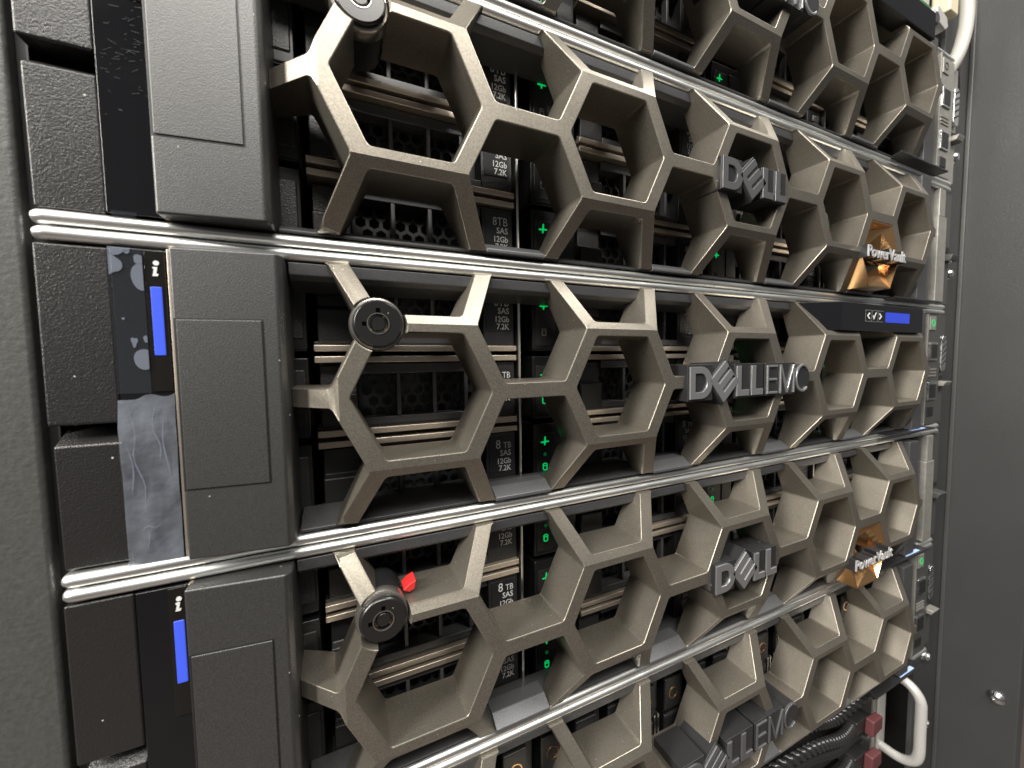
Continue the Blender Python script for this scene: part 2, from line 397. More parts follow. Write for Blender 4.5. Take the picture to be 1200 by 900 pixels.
def make_server(u):
    z0 = ZC[u]; d = UNITS[u]
    t = thing('storage_server', (SO[0], SO[1], SO[2]+z0), SLAB[u], 'server', 'servers stacked in the rack')
    # chassis tub: open to the front
    m = MB()
    m.box(-64, -61.2, 22, 320, -43, 43); m.box(355.2, 358, 22, 320, -43, 43)
    m.box(-61.1, 355.1, 23, 320, 42.0, 43.2); m.box(-61.1, 355.1, 23, 320, -43.2, -42.0)
    m.box(-61.1, 355.1, 190, 192, -41.9, 41.9)
    part(m, 'chassis', 'inside', t, SO)
    for k in (1, 2, 3):
        if u != 'E':
            x = CX0+CW*k
            part(MB().box(x-0.55, x+0.55, 24.5, 120, -41.8, 41.8), 'bay_divider', 'sheet', t, SO, 0.15, 1)
    # bright rails along the top and bottom edge
    for s in (1, -1):
        m = MB(); bead(m, s*42.55, -88.6, 389.5); part(m, 'trim_rail', 'alu', t, SO, smooth=50)
    # left ear: two textured pads, glossy status strip
    sp = d['split'] if d['split'] is not None else -4
    m = MB(); m.box(-88.3, -74.9, 13.2, 30, sp+1.0, 40.2); part(m, 'ear_cover', 'pad', t, SO, 0.6, 3)
    m = MB(); m.prism_yz([(14.4, -40.2), (30, -40.2), (30, sp-0.2), (20.5, sp-0.2), (14.0, sp-4.3)], -88.0, -75.1); part(m, 'ear_latch', 'pad', t, SO, 0.5, 3)
    part(MB().box(-88.7, -88.35, 18, 34, -40.4, 40.4), 'ear_flange', 'gasket', t, SO)
    st = part(MB().box(-74.4, -63.3, 12.4, 24, -40.3, 40.3), 'status_panel', 'gloss', t, SO, 0.25, 2)
    if u in ('C', 'D', 'E', 'A', 'B'):
        dz = {'C': 0, 'D': 0, 'B': -1, 'A': 0, 'E': 0}[u]
        top, bot = (40.0, 4.0) if u != 'B' else (40.0, 11.5)
        part(MB().box(-67.8, -63.7, 12.0, 12.6, bot, top), 'indicator_module', 'module', st, SO, 0.15, 1)
        if u in ('C', 'D', 'E'):
            bl = part(MB().box(-66.9, -64.6, 11.75, 12.2, 13.4, 30.9), 'status_light', 'blue', st, SO, 0.2, 2)
            m = MB(); m.prism_xz([(-66.3, 33.6), (-65.2, 33.6), (-65.0, 34.2), (-65.45, 34.2), (-65.2, 35.9), (-66.1, 35.9), (-66.2, 35.5), (-65.9, 35.4), (-66.1, 34.2)], 11.8, 12.1)
            m.lathe((-65.4, 36.9), [(0.62, 11.8), (0.62, 12.1)], 12)
            part(m, 'info_symbol', 'print', st, SO)
    part(MB().box(-63.2, -62.1, 11.6, 24, -40.6, 40.6), 'edge_strip', 'strip', t, SO, 0.2, 2)
    if u == 'C':                                 # protective film, lifting at its lower half
        n = 14; k = 44; vs = []; fs = []
        rnd = random.Random(3)
        for j in range(k+1):
            z = 3.2-43.6*j/k
            for i in range(n+1):
                x = -74.5+11.2*i/n
                wv = 1.1*noise.fractal(Vector((x*0.16, z*0.07, 1.7)), 1.0, 2.0, 3)+0.35*abs(noise.noise(Vector((x*0.3+z*0.1, z*0.12, 8))))
                edge = min(1, (3.2-z)/8)
                vs.append((x, 11.55-edge*(0.3+0.6*(wv+0.6)), z+((-1.6+2.2*((x+74.5)/11.2)+0.7*math.sin(x*0.8)) if j == 0 else 0)))
        fs = [(j*(n+1)+i, j*(n+1)+i+1, (j+1)*(n+1)+i+1, (j+1)*(n+1)+i) for j in range(k) for i in range(n)]
        part(MB().add(vs, fs), 'lifted_film', 'film_haze', st, SO, smooth=80)
        for wp in (((-72.6, 1), (-71.5, -6), (-71.9, -13), (-70.2, -20), (-70.6, -27)), ((-67.2, 0.5), (-67.9, -5), (-66.6, -10), (-66.9, -14)), ((-73.4, -9), (-72.2, -15), (-72.8, -22)),
                   ((-71.5, -31.5), (-70.2, -30.6), (-68.8, -31.2), (-67.6, -30.4)), ((-70.3, -31.5), (-70.0, -34), (-70.5, -36.5)), ((-65.6, -3), (-66.0, -9), (-64.9, -18))):
            part(MB().tube(smooth([(x, 10.75, z) for x, z in wp], 6), 0.16, 6, rf=lambda i, n=(len(wp)-1)*6+1: 0.25+math.sin(math.pi*i/(n-1))), 'wrinkle', 'bubble', st, SO, smooth=60)
        part(MB().box(-74.5, -68.0, 11.75, 11.85, 3.8, 40.2), 'clear_film', 'film', st, SO)
        m = MB()
        def blob(x, z, a, b, ph=0.0, wob=0.12, half=None):
            pts = []
            for i in range(26):
                an = 2*math.pi*i/26; rr = 1+wob*math.sin(3*an+ph)
                px = x+a*rr*math.cos(an); px = max(-74.45, min(-68.05, px))
                pts.append((px, min(40.1, z+b*rr*math.sin(an))))
            m.prism_xz(pts, 11.6, 11.7)
        blob(-68.2, 33.2, 2.2, 3.4, 0.3, 0.03); blob(-68.6, 12.4, 2.4, 2.6, 1.0, 0.04); blob(-74.2, 36.0, 2.0, 2.8, 2.0, 0.2)
        blob(-73.0, 39.9, 2.6, 1.5, 0.6, 0.2); blob(-70.6, 16.8, 0.6, 1.2, 0.2, 0.25); blob(-68.5, 37.5, 1.3, 1.1, 1.4, 0.15); blob(-70.9, 39.2, 0.6, 0.5); blob(-72.4, 22.6, 0.3, 0.3); blob(-68.3, 17.6, 0.5, 0.9)
        part(m, 'air_bubble', 'bubble', st, SO)
    if u == 'B':
        m = MB(); pts = [(-70.5+2.4*math.cos(a), -40.2+(2.6*math.sin(a))) for a in [math.pi+math.pi*i/14 for i in range(15)]]
        m.prism_xz(pts, 10.7, 10.8)
        part(m, 'film_tab', 'film', st, SO)
        m = MB(); rnd = random.Random(5)         # hair scratches in the film
        for i in range(60):
            x = rnd.uniform(-73.5, -65.0); z = rnd.gauss(0, 9); l = rnd.uniform(0.2, 1.8); a = rnd.gauss(0.15, 0.3); h = rnd.uniform(0.010, 0.032)
            m.prism_xz([(x, z), (x+l, z+l*a), (x+l, z+l*a+h), (x, z+h)], 12.1, 12.13)
        part(m, 'scratches', 'grey_print', st, SO, stuff=True)
    # right ear
    if d['kind'] == 'ports':
        e = part(MB().box(361, 384, 12.5, 24, -40.3, 40.3), 'control_panel', 'ear' if u == 'A' else 'ear_dark', t, SO, 0.4, 2, label='light metal control panel' if u == 'A' else None)
        part(MB().box(359.8, 361, 11.3, 24, -40.3, 40.3), 'edge_strip', 'ear', t, SO, 0.2)
        part(MB().box(384.2, 397, 14.5, 24, -40.3, 40.3), 'ear_plate', 'ear' if u == 'A' else 'ear_dark', t, SO, 0.3)
        b = part(MB().box(365, 374, 11.9, 13, 29, 39), 'power_button', 'ear', e, SO, 0.3)
        part(MB().add(*ring_xz(369.5, 34, 2.6, 1.9, 11.7, 12.0)), 'power_symbol', 'green' if u != 'A' else 'gasket', e, SO)
        for zz in (14, -15):
            p = part(MB().box(366, 378, 11.6, 13, zz-7, zz+6), 'usb_port', 'zinc', e, SO, 0.3)
            part(MB().box(367.2, 376.8, 11.4, 12.2, zz-5.6, zz+4.6), 'port_opening', 'gasket', e, SO)
        for zz in (0.5, -1.8, -4.1): part(MB().box(366, 378, 12.0, 12.9, zz-0.6, zz+0.6), 'status_mark', 'ear', e, SO)
        part(MB().box(367, 376, 11.9, 12.9, -34, -27), 'service_port', 'gasket', e, SO, 0.3)
        v = MB(); v.prism_xz([(386.3, 1), (388.5, -1), (392.5, -1), (394, 1), (394, 23), (392.5, 25), (388.5, 25), (386.3, 23)], 12.3, 15); vo = part(v, 'vga_port', 'zinc', t, SO, 0.3)
        m = MB()
        for r in range(3):
            for q in range(5): m.lathe((388+r*2.1, 4+q*4.2+r*1.1), [(0.75, 12.05), (0.75, 12.4)], 8)
        part(m, 'vga_hole', 'gasket', t, SO)
        part(MB().prism_yz([(9, -9), (10.5, -12.4), (16, -12.4), (16, -8.6)], 386, 396.5), 'ear_lever', 'ear', t, SO, 0.5)
        part(MB().box(387, 395, 14.0, 14.6, -7.6, -4.6), 'lever_slot', 'gasket', t, SO)
    else:
        part(MB().box(361, 366.5, 14, 24, -40.3, 40.3), 'ear_edge', 'ear_dark', t, SO, 0.3)
        m = MB(); m.box(368.5, 381.5, 11.5, 24, -39.8, 21); m.box(370, 379, 11.8, 24, 21, 40.2); part(m, 'ear_cover', 'ear', t, SO, 0.6)
        part(MB().box(383, 397, 14.5, 24, -40.3, 40.3), 'ear_plate', 'ear_dark', t, SO, 0.3)
        part(MB().prism_yz([(8.5, -5), (10, -9), (16, -9), (16, -4)], 385, 397), 'ear_lever', 'ear_dark', t, SO, 0.5)
        part(MB().box(385, 395, 14.0, 14.6, -1.8, 1.8), 'lever_slot', 'gasket', t, SO)
    # pull-out information tag at the lower right
    tz = -41.8
    m = MB(); m.add([(296, 6, tz), (362, 6, tz), (362, 22, tz), (306, 22, tz), (296, 6, tz+1.3), (362, 6, tz+1.3), (362, 22, tz+1.3), (306, 22, tz+1.3)],
                    [(0,1,5,4),(1,2,6,5),(2,3,7,6),(3,0,4,7),(4,5,6,7),(3,2,1,0)])
    tg = part(m, 'information_tag', 'label', t, SO, 0.3)
    part(MB().box(332, 352, 7.2, 9.6, tz+1.35, tz+1.45), 'tag_stripe', 'tag_blue', tg, SO)
    return t
def ring_xz(cx, cz, ro, ri, y0, y1, n=24, a0=0.0, a1=2*math.pi):
    full = abs(a1-a0-2*math.pi) < 1e-6; k = n if full else n+1
    vs = []
    for i in range(k):
        a = a0+(a1-a0)*i/n; c, s_ = math.cos(a), math.sin(a)
        vs += [(cx+ro*c, y0, cz+ro*s_), (cx+ri*c, y0, cz+ri*s_), (cx+ro*c, y1, cz+ro*s_), (cx+ri*c, y1, cz+ri*s_)]
    fs = []
    for i in range(k if full else k-1):
        a = 4*i; b = 4*((i+1) % k)
        fs += [(a, a+1, b+1, b), (a+2, b+2, b+3, a+3), (a, b, b+2, a+2), (a+1, a+3, b+3, b+1)]
    if not full: fs += [(0, 2, 3, 1), (4*(k-1), 4*(k-1)+1, 4*(k-1)+3, 4*(k-1)+2)]
    return vs, fs
servers = {u: make_server(u) for u in 'ABCDE'}

# ------------------------------------------------------------------ bezels
def rotp(p, a): c, s_ = math.cos(a), math.sin(a); return (p[0]*c-p[1]*s_, p[0]*s_+p[1]*c)
def glyph(ch, x0, x1, z0, z1, st):
    """outline loops (outers, holes) for one letter of the emblem"""
    w_, h = x1-x0, z1-z0; xm = (x0+x1)/2
    if ch == 'D':
        def d(x0, z0, x1, z1, r):
            pts = [(x0, z0)]; c = (x1-r, z0+r)
            hh = (z1-z0)/2; zc = (z0+z1)/2; cx = max(x0+0.3, x1-hh*0.95)
            pts.append((cx, z0))
            for k in range(1, 12):
                a = -math.pi/2+math.pi*k/12; pts.append((cx+(x1-cx)*math.cos(a), zc+hh*math.sin(a)))
            pts += [(cx, z1), (x0, z1)]; return pts
        return [d(x0, z0, x1, z1, h/2)], [d(x0+st, z0+st*0.95, x1-st*1.05, z1-st*0.95, h/2-st)]
    if ch == 'L': return [[(x0, z0), (x1, z0), (x1, z0+st*0.92), (x0+st, z0+st*0.92), (x0+st, z1), (x0, z1)]], []
    if ch == 'E':
        b = [(x0, z0), (x1, z0), (x1, z0+st), (x0+st, z0+st), (x0+st, z0+h/2-st/2), (x1-w_*0.06, z0+h/2-st/2), (x1-w_*0.06, z0+h/2+st/2), (x0+st, z0+h/2+st/2), (x0+st, z1-st), (x1, z1-st), (x1, z1), (x0, z1)]
        return [b], []
    if ch == 'M':
        return [[(x0, z0), (x0+st, z0), (x0+st, z1-2.3*st), (xm-st*0.35, z0), (xm+st*0.35, z0), (x1-st, z1-2.3*st), (x1-st, z0), (x1, z0), (x1, z1), (x1-st*1.05, z1), (xm, z0+2.0*st), (x0+st*1.05, z1), (x0, z1)]], []
    if ch == 'C':
        cx, cz = x0+w_*0.54, (z0+z1)/2; rx, rz = w_*0.54, h/2
        o = [(cx+rx*math.cos(a), cz+rz*math.sin(a)) for a in [math.radians(48+264*k/26) for k in range(27)]]
        i = [(cx+(rx-st)*math.cos(a), cz+(rz-st)*math.sin(a)) for a in [math.radians(48+264*k/26) for k in range(27)]]
        return [o+i[::-1]], []
def tilted_e(cx, cz, half):
    s_ = half*math.sqrt(2)*0.5*0.98; st = s_*2*0.245; gap = (2*s_-3*st)/2
    b = [(-s_, -s_), (s_, -s_), (s_, -s_+st), (-s_+st, -s_+st), (-s_+st, -st/2), (s_, -st/2), (s_, st/2), (-s_+st, st/2), (-s_+st, s_-st), (s_, s_-st), (s_, s_), (-s_, s_)]
    return [[(cx+rotp(p, math.radians(42))[0], cz+rotp(p, math.radians(42))[1]) for p in b]], []
def ccw(l):
    a = sum(l[i][0]*l[(i+1) % len(l)][1]-l[(i+1) % len(l)][0]*l[i][1] for i in range(len(l)))
    return l if a > 0 else l[::-1]

def fold(x, z):
    zz = abs(z-ZOFF); y = 0.0
    if zz > HH: y += 11.0*(zz-HH)/(40.3-HH)
    if x < -A_: y += (-A_-x)*1.0
    return y
XL, XR = -36.6, 331.5
def honeycomb(lcd):
    W = 2.7; cells = []; R = 1.9
    zc = ZOFF
    def H(c, pts): cells.append(inset_round(ccw([(c[0]+x, c[1]+z) for x, z in pts]), W, R, 5))
    hexp = [(-A_, 0), (-T_, -HH), (T_, -HH), (A_, 0), (T_, HH), (-T_, HH)]
    for k in range(5):
        H((k*HP, zc), hexp)
        H((k*HP, zc+2*HH), hexp); H((k*HP, zc-2*HH), hexp)
    xm = HP/2; g = xm-A_
    btw = [(-g, 0), (g, 0), (xm-T_, HH), (g, 2*HH), (-g, 2*HH), (-(xm-T_), HH)]
    for k in range(4):
        H(((k+0.5)*HP, zc), btw); H(((k+0.5)*HP, zc), [(x, -z) for x, z in btw])
    # open corners at the left and right end
    H((0, zc), [(-60, 0), (-A_, 0), (-T_, HH), (-A_, 2*HH), (-60, 2*HH)])
    H((0, zc), [(-60, 0), (-A_, 0), (-T_, -HH), (-A_, -2*HH), (-60, -2*HH)])
    H((4*HP, zc), [(60, 0), (A_, 0), (T_, HH), (A_, 2*HH), (60, 2*HH)])
    H((4*HP, zc), [(60, 0), (A_, 0), (T_, -HH), (A_, -2*HH), (60, -2*HH)])
    cells.append([(-13.0+8.0*math.cos(2*math.pi*i/40), 22.0+8.0*math.sin(2*math.pi*i/40)) for i in range(40)])   # seat of the lock
    outer = [(XL, zc-40.4), (XR, zc-40.4), (XR, zc+40.0), (XL, zc+40.0)]
    cr = [[(XL-1, zc+HH), (XR+1, zc+HH)], [(XL-1, zc-HH), (XR+1, zc-HH)], [(-A_, zc-39), (-A_, zc+39)]]
    return plate([outer], cells, fold, lambda x, z: 18.0+max(0, -A_-x)*0.6, cr, 0.34, 0.5)
BO = (147, 12, -41)
def base_bezel():
    t = thing('honeycomb_faceplate', BO, 'x', 'faceplate', 'honeycomb faceplates on the servers')
    g = part(honeycomb(False), 'honeycomb_grille', 'champagne', t, BO, smooth=16)
    # surrounding frame: top and bottom bar with bevelled lips, end cap
    m = MB()
    m.prism_yz([(13.2, 40.3), (13.4, 36.8), (15.2, 35.4), (26, 33.6), (26, 40.3)], -36.2, 345)
    part(m, 'frame_top', 'frame', t, BO, 0.3)
    m = MB()
    m.prism_yz([(13.0, -40.3), (13.0, -39.4), (17.5, -37.2), (26, -36.6), (26, -40.3)], -36.2, 345)
    part(m, 'frame_bottom', 'frame', t, BO, 0.25)
    for k in range(4):                           # raised blocks of the lower frame between the legs
        x0, x1 = k*HP+A_+4, (k+1)*HP-A_-4
        part(MB().prism_yz([(10.6, -40.2), (10.6, -38.9), (15.4, -36.0), (21.5, -36.0), (21.5, -40.2)], x0-2.2, x1+2.2), 'frame_block', 'block', t, BO, 0.3)
    part(MB().prism_xz([(331.8, -40.2), (344.5, -40.2), (344.5, 40.2), (331.8, 40.2)], 7.5, 26), 'end_cap', 'frame', t, BO, 0.6, 3)
    # left end panel with the inset release button
    m = MB(); x0, x1 = -61.8, -36.7
    m.add([(x0, 8.2, -40.6), (x1-1.6, 5.4, -40.6), (x1, 7.4, -40.4), (x1, 26, -40.4), (x0, 26, -40.6)] +
          [(x0, 8.2, 40.6), (x1-1.6, 5.4, 40.6), (x1, 7.4, 40.4), (x1, 26, 40.4), (x0, 26, 40.6)],
          [(0,1,6,5),(1,2,7,6),(2,3,8,7),(3,4,9,8),(4,0,5,9),(5,6,7,8,9),(4,3,2,1,0)])
    p = part(m, 'end_panel', 'panel', t, BO, 0.7, 3)
    def fy(x): return 8.2+(x-x0)*(5.4-8.2)/(x1-1.6-x0)
    q = MB(); a, b, c, d = -61.0, -42.2, -21.6, 22.4
    # dark joint slit and the button face set a little proud of it
    q.add([(a-.5, fy(a-.5)-0.06, c-.35), (b+.35, fy(b+.35)-0.06, c-.35), (b+.35, fy(b+.35)-0.06, d+.35), (a-.5, fy(a-.5)-0.06, d+.35),
           (a-.5, fy(a)+1, c-.35), (b+.35, fy(b)+1, c-.35), (b+.35, fy(b)+1, d+.35), (a-.5, fy(a)+1, d+.35)],
          [(0,1,2,3),(7,6,5,4),(0,4,5,1),(1,5,6,2),(2,6,7,3),(3,7,4,0)])
    part(q, 'button_joint', 'gasket', p, BO)
    q = MB()
    q.add([(a, fy(a)-0.34, c), (b, fy(b)-0.34, c), (b, fy(b)-0.34, d), (a, fy(a)-0.34, d), (a, fy(a)+1.2, c), (b, fy(b)+1.2, c), (b, fy(b)+1.2, d), (a, fy(a)+1.2, d)],
          [(0,1,2,3),(7,6,5,4),(0,4,5,1),(1,5,6,2),(2,6,7,3),(3,7,4,0)])
    part(q, 'release_button', 'panel', p, BO, 0.25, 2)
    # barrel lock on the first hexagon's corner
    lx, lz = -13.0, 22.0; Y = 11.3
    lk = part(MB().lathe((lx, lz), [(7.2, Y-6), (7.2, Y-3), (6.9, Y+9), (5.6, Y+9.4)], 48), 'lock', 'letter_dark', t, BO)
    part(MB().lathe((lx, lz), [(6.9, Y-8.2), (7.5, Y-8.0), (7.85, Y-7.3), (7.85, Y-4.4), (7.1, Y-4.0)], 56), 'lock_ring', 'ring', lk, BO)
    m = MB()                                      # cap with recessed keyhole
    n = 56
    prof = [(3.0, Y-6.4), (3.0, Y-9.7), (3.2, Y-9.9), (6.35, Y-9.9), (6.75, Y-9.6), (6.95, Y-9.0), (6.95, Y-6.9)]
    vs = [(lx+r*math.cos(2*math.pi*i/n), y, lz+r*math.sin(2*math.pi*i/n)) for r, y in prof for i in range(n)]
    m.add(vs, [(j*n+i, j*n+(i+1) % n, (j+1)*n+(i+1) % n, (j+1)*n+i) for j in range(len(prof)-1) for i in range(n)]+[list(range(n))])
    part(m, 'lock_cap', 'lock', lk, BO, smooth=35)
    m = MB(); m.add(*ring_xz(lx, lz, 3.12, 2.86, Y-10.05, Y-9.6, 40)); part(m, 'keyway_rim', 'ring', lk, BO)
    for a in (-40, 220, 50): part(MB().lathe((lx+2.6*math.cos(math.radians(a)), lz+2.6*math.sin(math.radians(a))), [(0.42, Y-9.0), (0.42, Y-6.4)], 10), 'pin', 'brass', lk, BO)
    part(MB().lathe((lx, lz), [(1.9, Y-9.7), (2.25, Y-9.3), (2.25, Y-6.4)], 32), 'key_core', 'lock', lk, BO)
    for q in ((lx-0.55, lx+0.55, lz+2.9, lz+4.5), (lx-4.4, lx-2.9, lz-0.6, lz+0.5)): part(MB().box(q[0], q[1], Y-10.0, Y-9.0, q[2], q[3]), 'key_notch', 'void', lk, BO)
    return t
def letters(t, spec, y0, ydepth, face, back, margin):
    """raised emblem: every letter its own piece on a stepped dark backing"""
    first = spec[0]
    holder = None
    mb = MB()
    for ch, kw in spec:
        if ch == 'tilt': o, h = tilted_e(*kw); pts = o[0]
        else: o, h = glyph(ch, *kw); pts = o[0]
        if back:
            xs = [p[0] for p in pts]; zs = [p[1] for p in pts]
            if ch == 'tilt':
                cx, cz, hf = kw; hf *= 1.08
                mb.prism_xz([(cx+rotp(p, math.radians(42))[0], cz+rotp(p, math.radians(42))[1]) for p in [(-hf*.73, -hf*.73), (hf*.73, -hf*.73), (hf*.73, hf*.73), (-hf*.73, hf*.73)]], y0+0.75, ydepth)
            elif ch == 'C':
                mb.lathe((sum(kw[:2])/2+0.2, (kw[2]+kw[3])/2), [((kw[1]-kw[0])/2+1.3, y0+0.75), ((kw[1]-kw[0])/2+1.5, ydepth)], 28)
            else:
                mb.box(min(xs)-margin, max(xs)+margin, y0+0.7+0.02*random.random(), ydepth-0.02*random.random(), min(zs)-margin, max(zs)+margin)
    if back:
        holder = part(mb, 'emblem_backing', 'letter_back', t, BO, 0.25)
    else:                                          # thin carrier bar hidden behind the letters
        x0 = spec[0][1][0]; x1 = spec[-1][1][1]
        holder = part(MB().box(x0+1, x1-1, ydepth-3, ydepth, 2.2, 4.2), 'emblem_bar', 'letter_back', t, BO)
    for ch, kw in spec:
        o, h = tilted_e(*kw) if ch == 'tilt' else glyph(ch, *kw)
        yb = (y0+0.9) if back else ydepth-2.9
        pl = plate([ccw(l) for l in o], [ccw(l) for l in h], lambda x, z: y0, lambda x, z: yb, (), 0.16)
        part(pl, 'letter', face, holder, BO, smooth=16)
def wide_emblem(t, face='letter_steel'):
    z0, z1 = -6.4, 7.2; s = 3.0
    letters(t, [('D', (108.3, 121.5, z0, z1, s)), ('tilt', (129.3, 0.5, 9.3)), ('L', (137.2, 145.6, z0, z1, s)), ('L', (147.2, 155.4, z0, z1, s)),
                ('E', (158.4, 166.2, z0, z1, 1.05)), ('M', (168.2, 179.6, z0, z1, 1.05)), ('C', (180.6, 191.6, z0-0.1, z1+0.1, 1.1))], -2.6, 14, face, True, 0.9)
def short_emblem(t, face):
    z0, z1 = -6.6, 6.6; s = 3.3; dx = 1.6
    letters(t, [('D', (126+dx, 138.6+dx, z0, z1, s)), ('tilt', (145.6+dx, 0.2, 9.0)), ('L', (152.2+dx, 160+dx, z0, z1, s)), ('L', (161.2+dx, 169.2+dx, z0, z1, s))], -2.6, 11.5, face, True, 0.35)
def copper_badge(t):
    cx, cz = 3.5*HP, ZOFF-HH; g = HP/2-A_
    hexo = ccw([(cx-g, cz+HH), (cx+g, cz+HH), (cx+HP/2-T_, cz), (cx+g, cz-HH+1.0), (cx-g, cz-HH+1.0), (cx-HP/2+T_, cz)])
    o = inset_round(hexo, 2.5); i = inset_round(hexo, 3.3)
    n = 6; m = MB()
    vs = [(x, 0.2, z) for x, z in o]+[(x, 0.2, z) for x, z in i]+[(x, 17, z) for x, z in o]
    inner = inset_round(hexo, 8.5)
    vs += [(x+(1.8 if k % 2 else -2.2), 5+(2.6 if k % 2 else -2.2), z+(1.5 if k % 3 else -2.5)) for k, (x, z) in enumerate(inner)]
    vs += [(cx-3, 8.5, cz+5), (cx+3, 2.6, cz-6)]
    fs = []
    for k in range(n):
        j = (k+1) % n
        fs += [(k, j, n+j, n+k), (k, 2*n+k, 2*n+j, j)]
        fs += [(n+k, n+j, 3*n+j), (n+k, 3*n+j, 3*n+k)]
        fs += [(3*n+k, 3*n+j, 4*n+(0 if vs[3*n+k][2] > cz-4 else 1))]
    fs.append((4*n, 4*n+1, 3*n+0))
    m.add(vs, fs)
    c = part(m, 'copper_insert', 'copper', t, BO, smooth=5)
    bar = part(text_mb('PowerVault', 9.1, 0.98, 'CENTER', 0.03, at=(cx-1.4, -2.9, cz-3.0), depth=6.0), 'nameplate_backing', 'letter_back', c, BO)
    part(text_mb('PowerVault', 9.1, 0.98, 'CENTER', 0.0, at=(cx-1.4, -3.5, cz-3.0), depth=0.58), 'nameplate_letters', 'letter_white', bar, BO)
def display(t):
    z0, z1, y0 = ZOFF+24.2, ZOFF+39.4, -0.4
    xf, xr = 223.5, 316.0                         # flat front, and a facet that falls back along the leg at its left
    m = MB()
    m.add([(xf-9.5, 3.2, z0), (xf, y0, z0), (xr, y0, z0), (xr, y0, z1), (xf, y0, z1), (xf-19.5, 10.2, z1),
           (xf-9.5, 8, z0), (xr, 8, z0), (xr, 13, z1), (xf-19.5, 13, z1)],
          [(1,2,3,4), (0,1,4,5), (6,7,2,1,0), (2,7,8,3), (3,8,9,5,4), (0,5,9,6), (6,9,8,7)])
    d = part(m, 'display_panel', 'gloss', t, BO, 0.2)
    def slab(mb, pts, off, th): return mb.prism_xz(ccw(pts), y0+off, y0+off+th)
    part(slab(MB(), [(269.5, 30.4), (298.5, 30.4), (298.5, 36.3), (269.5, 36.3)], -0.1, 0.4), 'screen', 'lcd', d, BO)
    for cx, kind in ((250.5, 'l'), (257.2, 'c'), (263.9, 'r')):
        m = MB(); zc = 33.6; u = 0.9
        if kind == 'l': p = [(1.0, 1.9), (-1.4, 0), (1.0, -1.9), (1.0+u, -1.4), (-0.1, 0), (1.0+u, 1.4)]
        elif kind == 'r': p = [(-1.0, 1.9), (1.4, 0), (-1.0, -1.9), (-1.0-u, -1.4), (0.1, 0), (-1.0-u, 1.4)]
        else: p = [(-1.9, 0.0), (-0.7, -2.0), (2.0, 1.9), (1.4, 2.3), (-0.7, -0.8), (-1.4, 0.6)]
        slab(m, [(cx+a, zc+b) for a, b in p], -0.08, 0.3)
        part(m, 'arrow_mark' if kind != 'c' else 'check_mark', 'print', d, BO)
        for (a, b, c, e) in ((-3.1, 3.1, 3.0, 3.2), (-3.1, 3.1, -3.2, -3.0), (-3.1, -2.9, -3.0, 3.0)):
            part(slab(MB(), [(cx+a, zc+c), (cx+b, zc+c), (cx+b, zc+e), (cx+a, zc+e)], -0.06, 0.2), 'button_outline', 'grey_print', d, BO)
bez = base_bezel()
bezels = {}
BX = dict(A=-1.9, B=-1.9, C=0, D=-1.4, E=-1.0)
for u in 'CABDE':
    o = bez if u == 'C' else copy_tree(bez)
    bezels[u] = o
    o.location = Vector((BO[0]+BX[u], BO[1], BO[2]+ZC[u]))*S
wide_emblem(bezels['C']); display(bezels['C'])
BL = {
 'A': 'topmost honeycomb faceplate, its lettering cut off by the edge of the picture',
 'B': 'brightest honeycomb faceplate, with short black lettering and a copper badge',
 'C': 'middle honeycomb faceplate with a long grey lettered emblem and small blue display',
 'D': 'honeycomb faceplate with short grey lettering, copper badge and red flag by its lock',
 'E': 'lowest honeycomb faceplate, with a long dark emblem and no copper badge'}
for u in 'ABCDE': bezels[u]['label'] = BL[u]
# emblems: the wide one is copied to the top and bottom bezel, the short one to the two storage shelves
for u in 'AE':
    for ch in list(bezels['C'].children):
        if ch.name.startswith('emblem_backing'): copy_tree(ch, bezels[u])
for ch in list(bezels['C'].children):
    if ch.name.startswith('display_panel'):
        c = ch.copy(); COL.objects.link(c); c.parent = bezels['A']
short_emblem(bezels['B'], 'letter_grey'); short_emblem(bezels['D'], 'letter_steel')
copper_badge(bezels['B'])
for ch in bezels['D'].children:
    if ch.name.startswith('lock') and 'lock_' not in ch.name:
        part(MB().prism_xz([(-6.4, 27.0), (-4.4, 28.6), (-2.4, 29.4), (-2.8, 26.8), (-4.6, 26.0)], 6, 12), 'latch_flag', 'red', ch, BO, 0.2)
for ch in list(bezels['B'].children):
    if ch.name.startswith('copper_insert'): copy_tree(ch, bezels['D'])
for ch in list(bezels['E'].children):
    if ch.name.startswith('emblem_backing'):
        for l in ch.children:
            if l.name.startswith('letter'):
                l.data = l.data.copy(); l.data.materials[0] = M['letter_grey']

# ------------------------------------------------------------------ hard drives (three rows of four in each storage unit)
DW, DH = 103.0, 27.2
def hex_mesh_plate(x0, x1, z0, z1, y, p=4.6, r=1.95):
    holes = []; j = 0; z = z0+p*0.5
    while z < z1-p*0.4:
        x = x0+p*0.6+(p/2 if j % 2 else 0)
        while x < x1-p*0.45:
            holes.append([(x+r*math.sin(math.radians(60*k)), z+r*math.cos(math.radians(60*k))) for k in range(6)][::-1]); x += p
        z += p*0.866; j += 1
    return plate([[(x0, z0), (x1, z0), (x1, z1), (x0, z1)]], holes, lambda a, b: y, lambda a, b: y+0.8, (), 0)
def pulse(mb, x, z, y, k=1.0):
    # heartbeat symbol: a level line with one spike
    mb.prism_xz([(x-1.9*k, z-0.75), (x-0.55*k, z-0.75), (x-0.1, z+1.9*k), (x+0.35, z+1.9*k), (x+0.42*k, z-0.55), (x+1.9*k, z-0.55), (x+1.9*k, z-0.05), (x+0.5*k, z-0.0), (x+0.05, z-1.9*k), (x-0.4*k, z-1.7), (x-0.45*k, z-0.2), (x-1.9*k, z-0.2)], y, y+0.3)
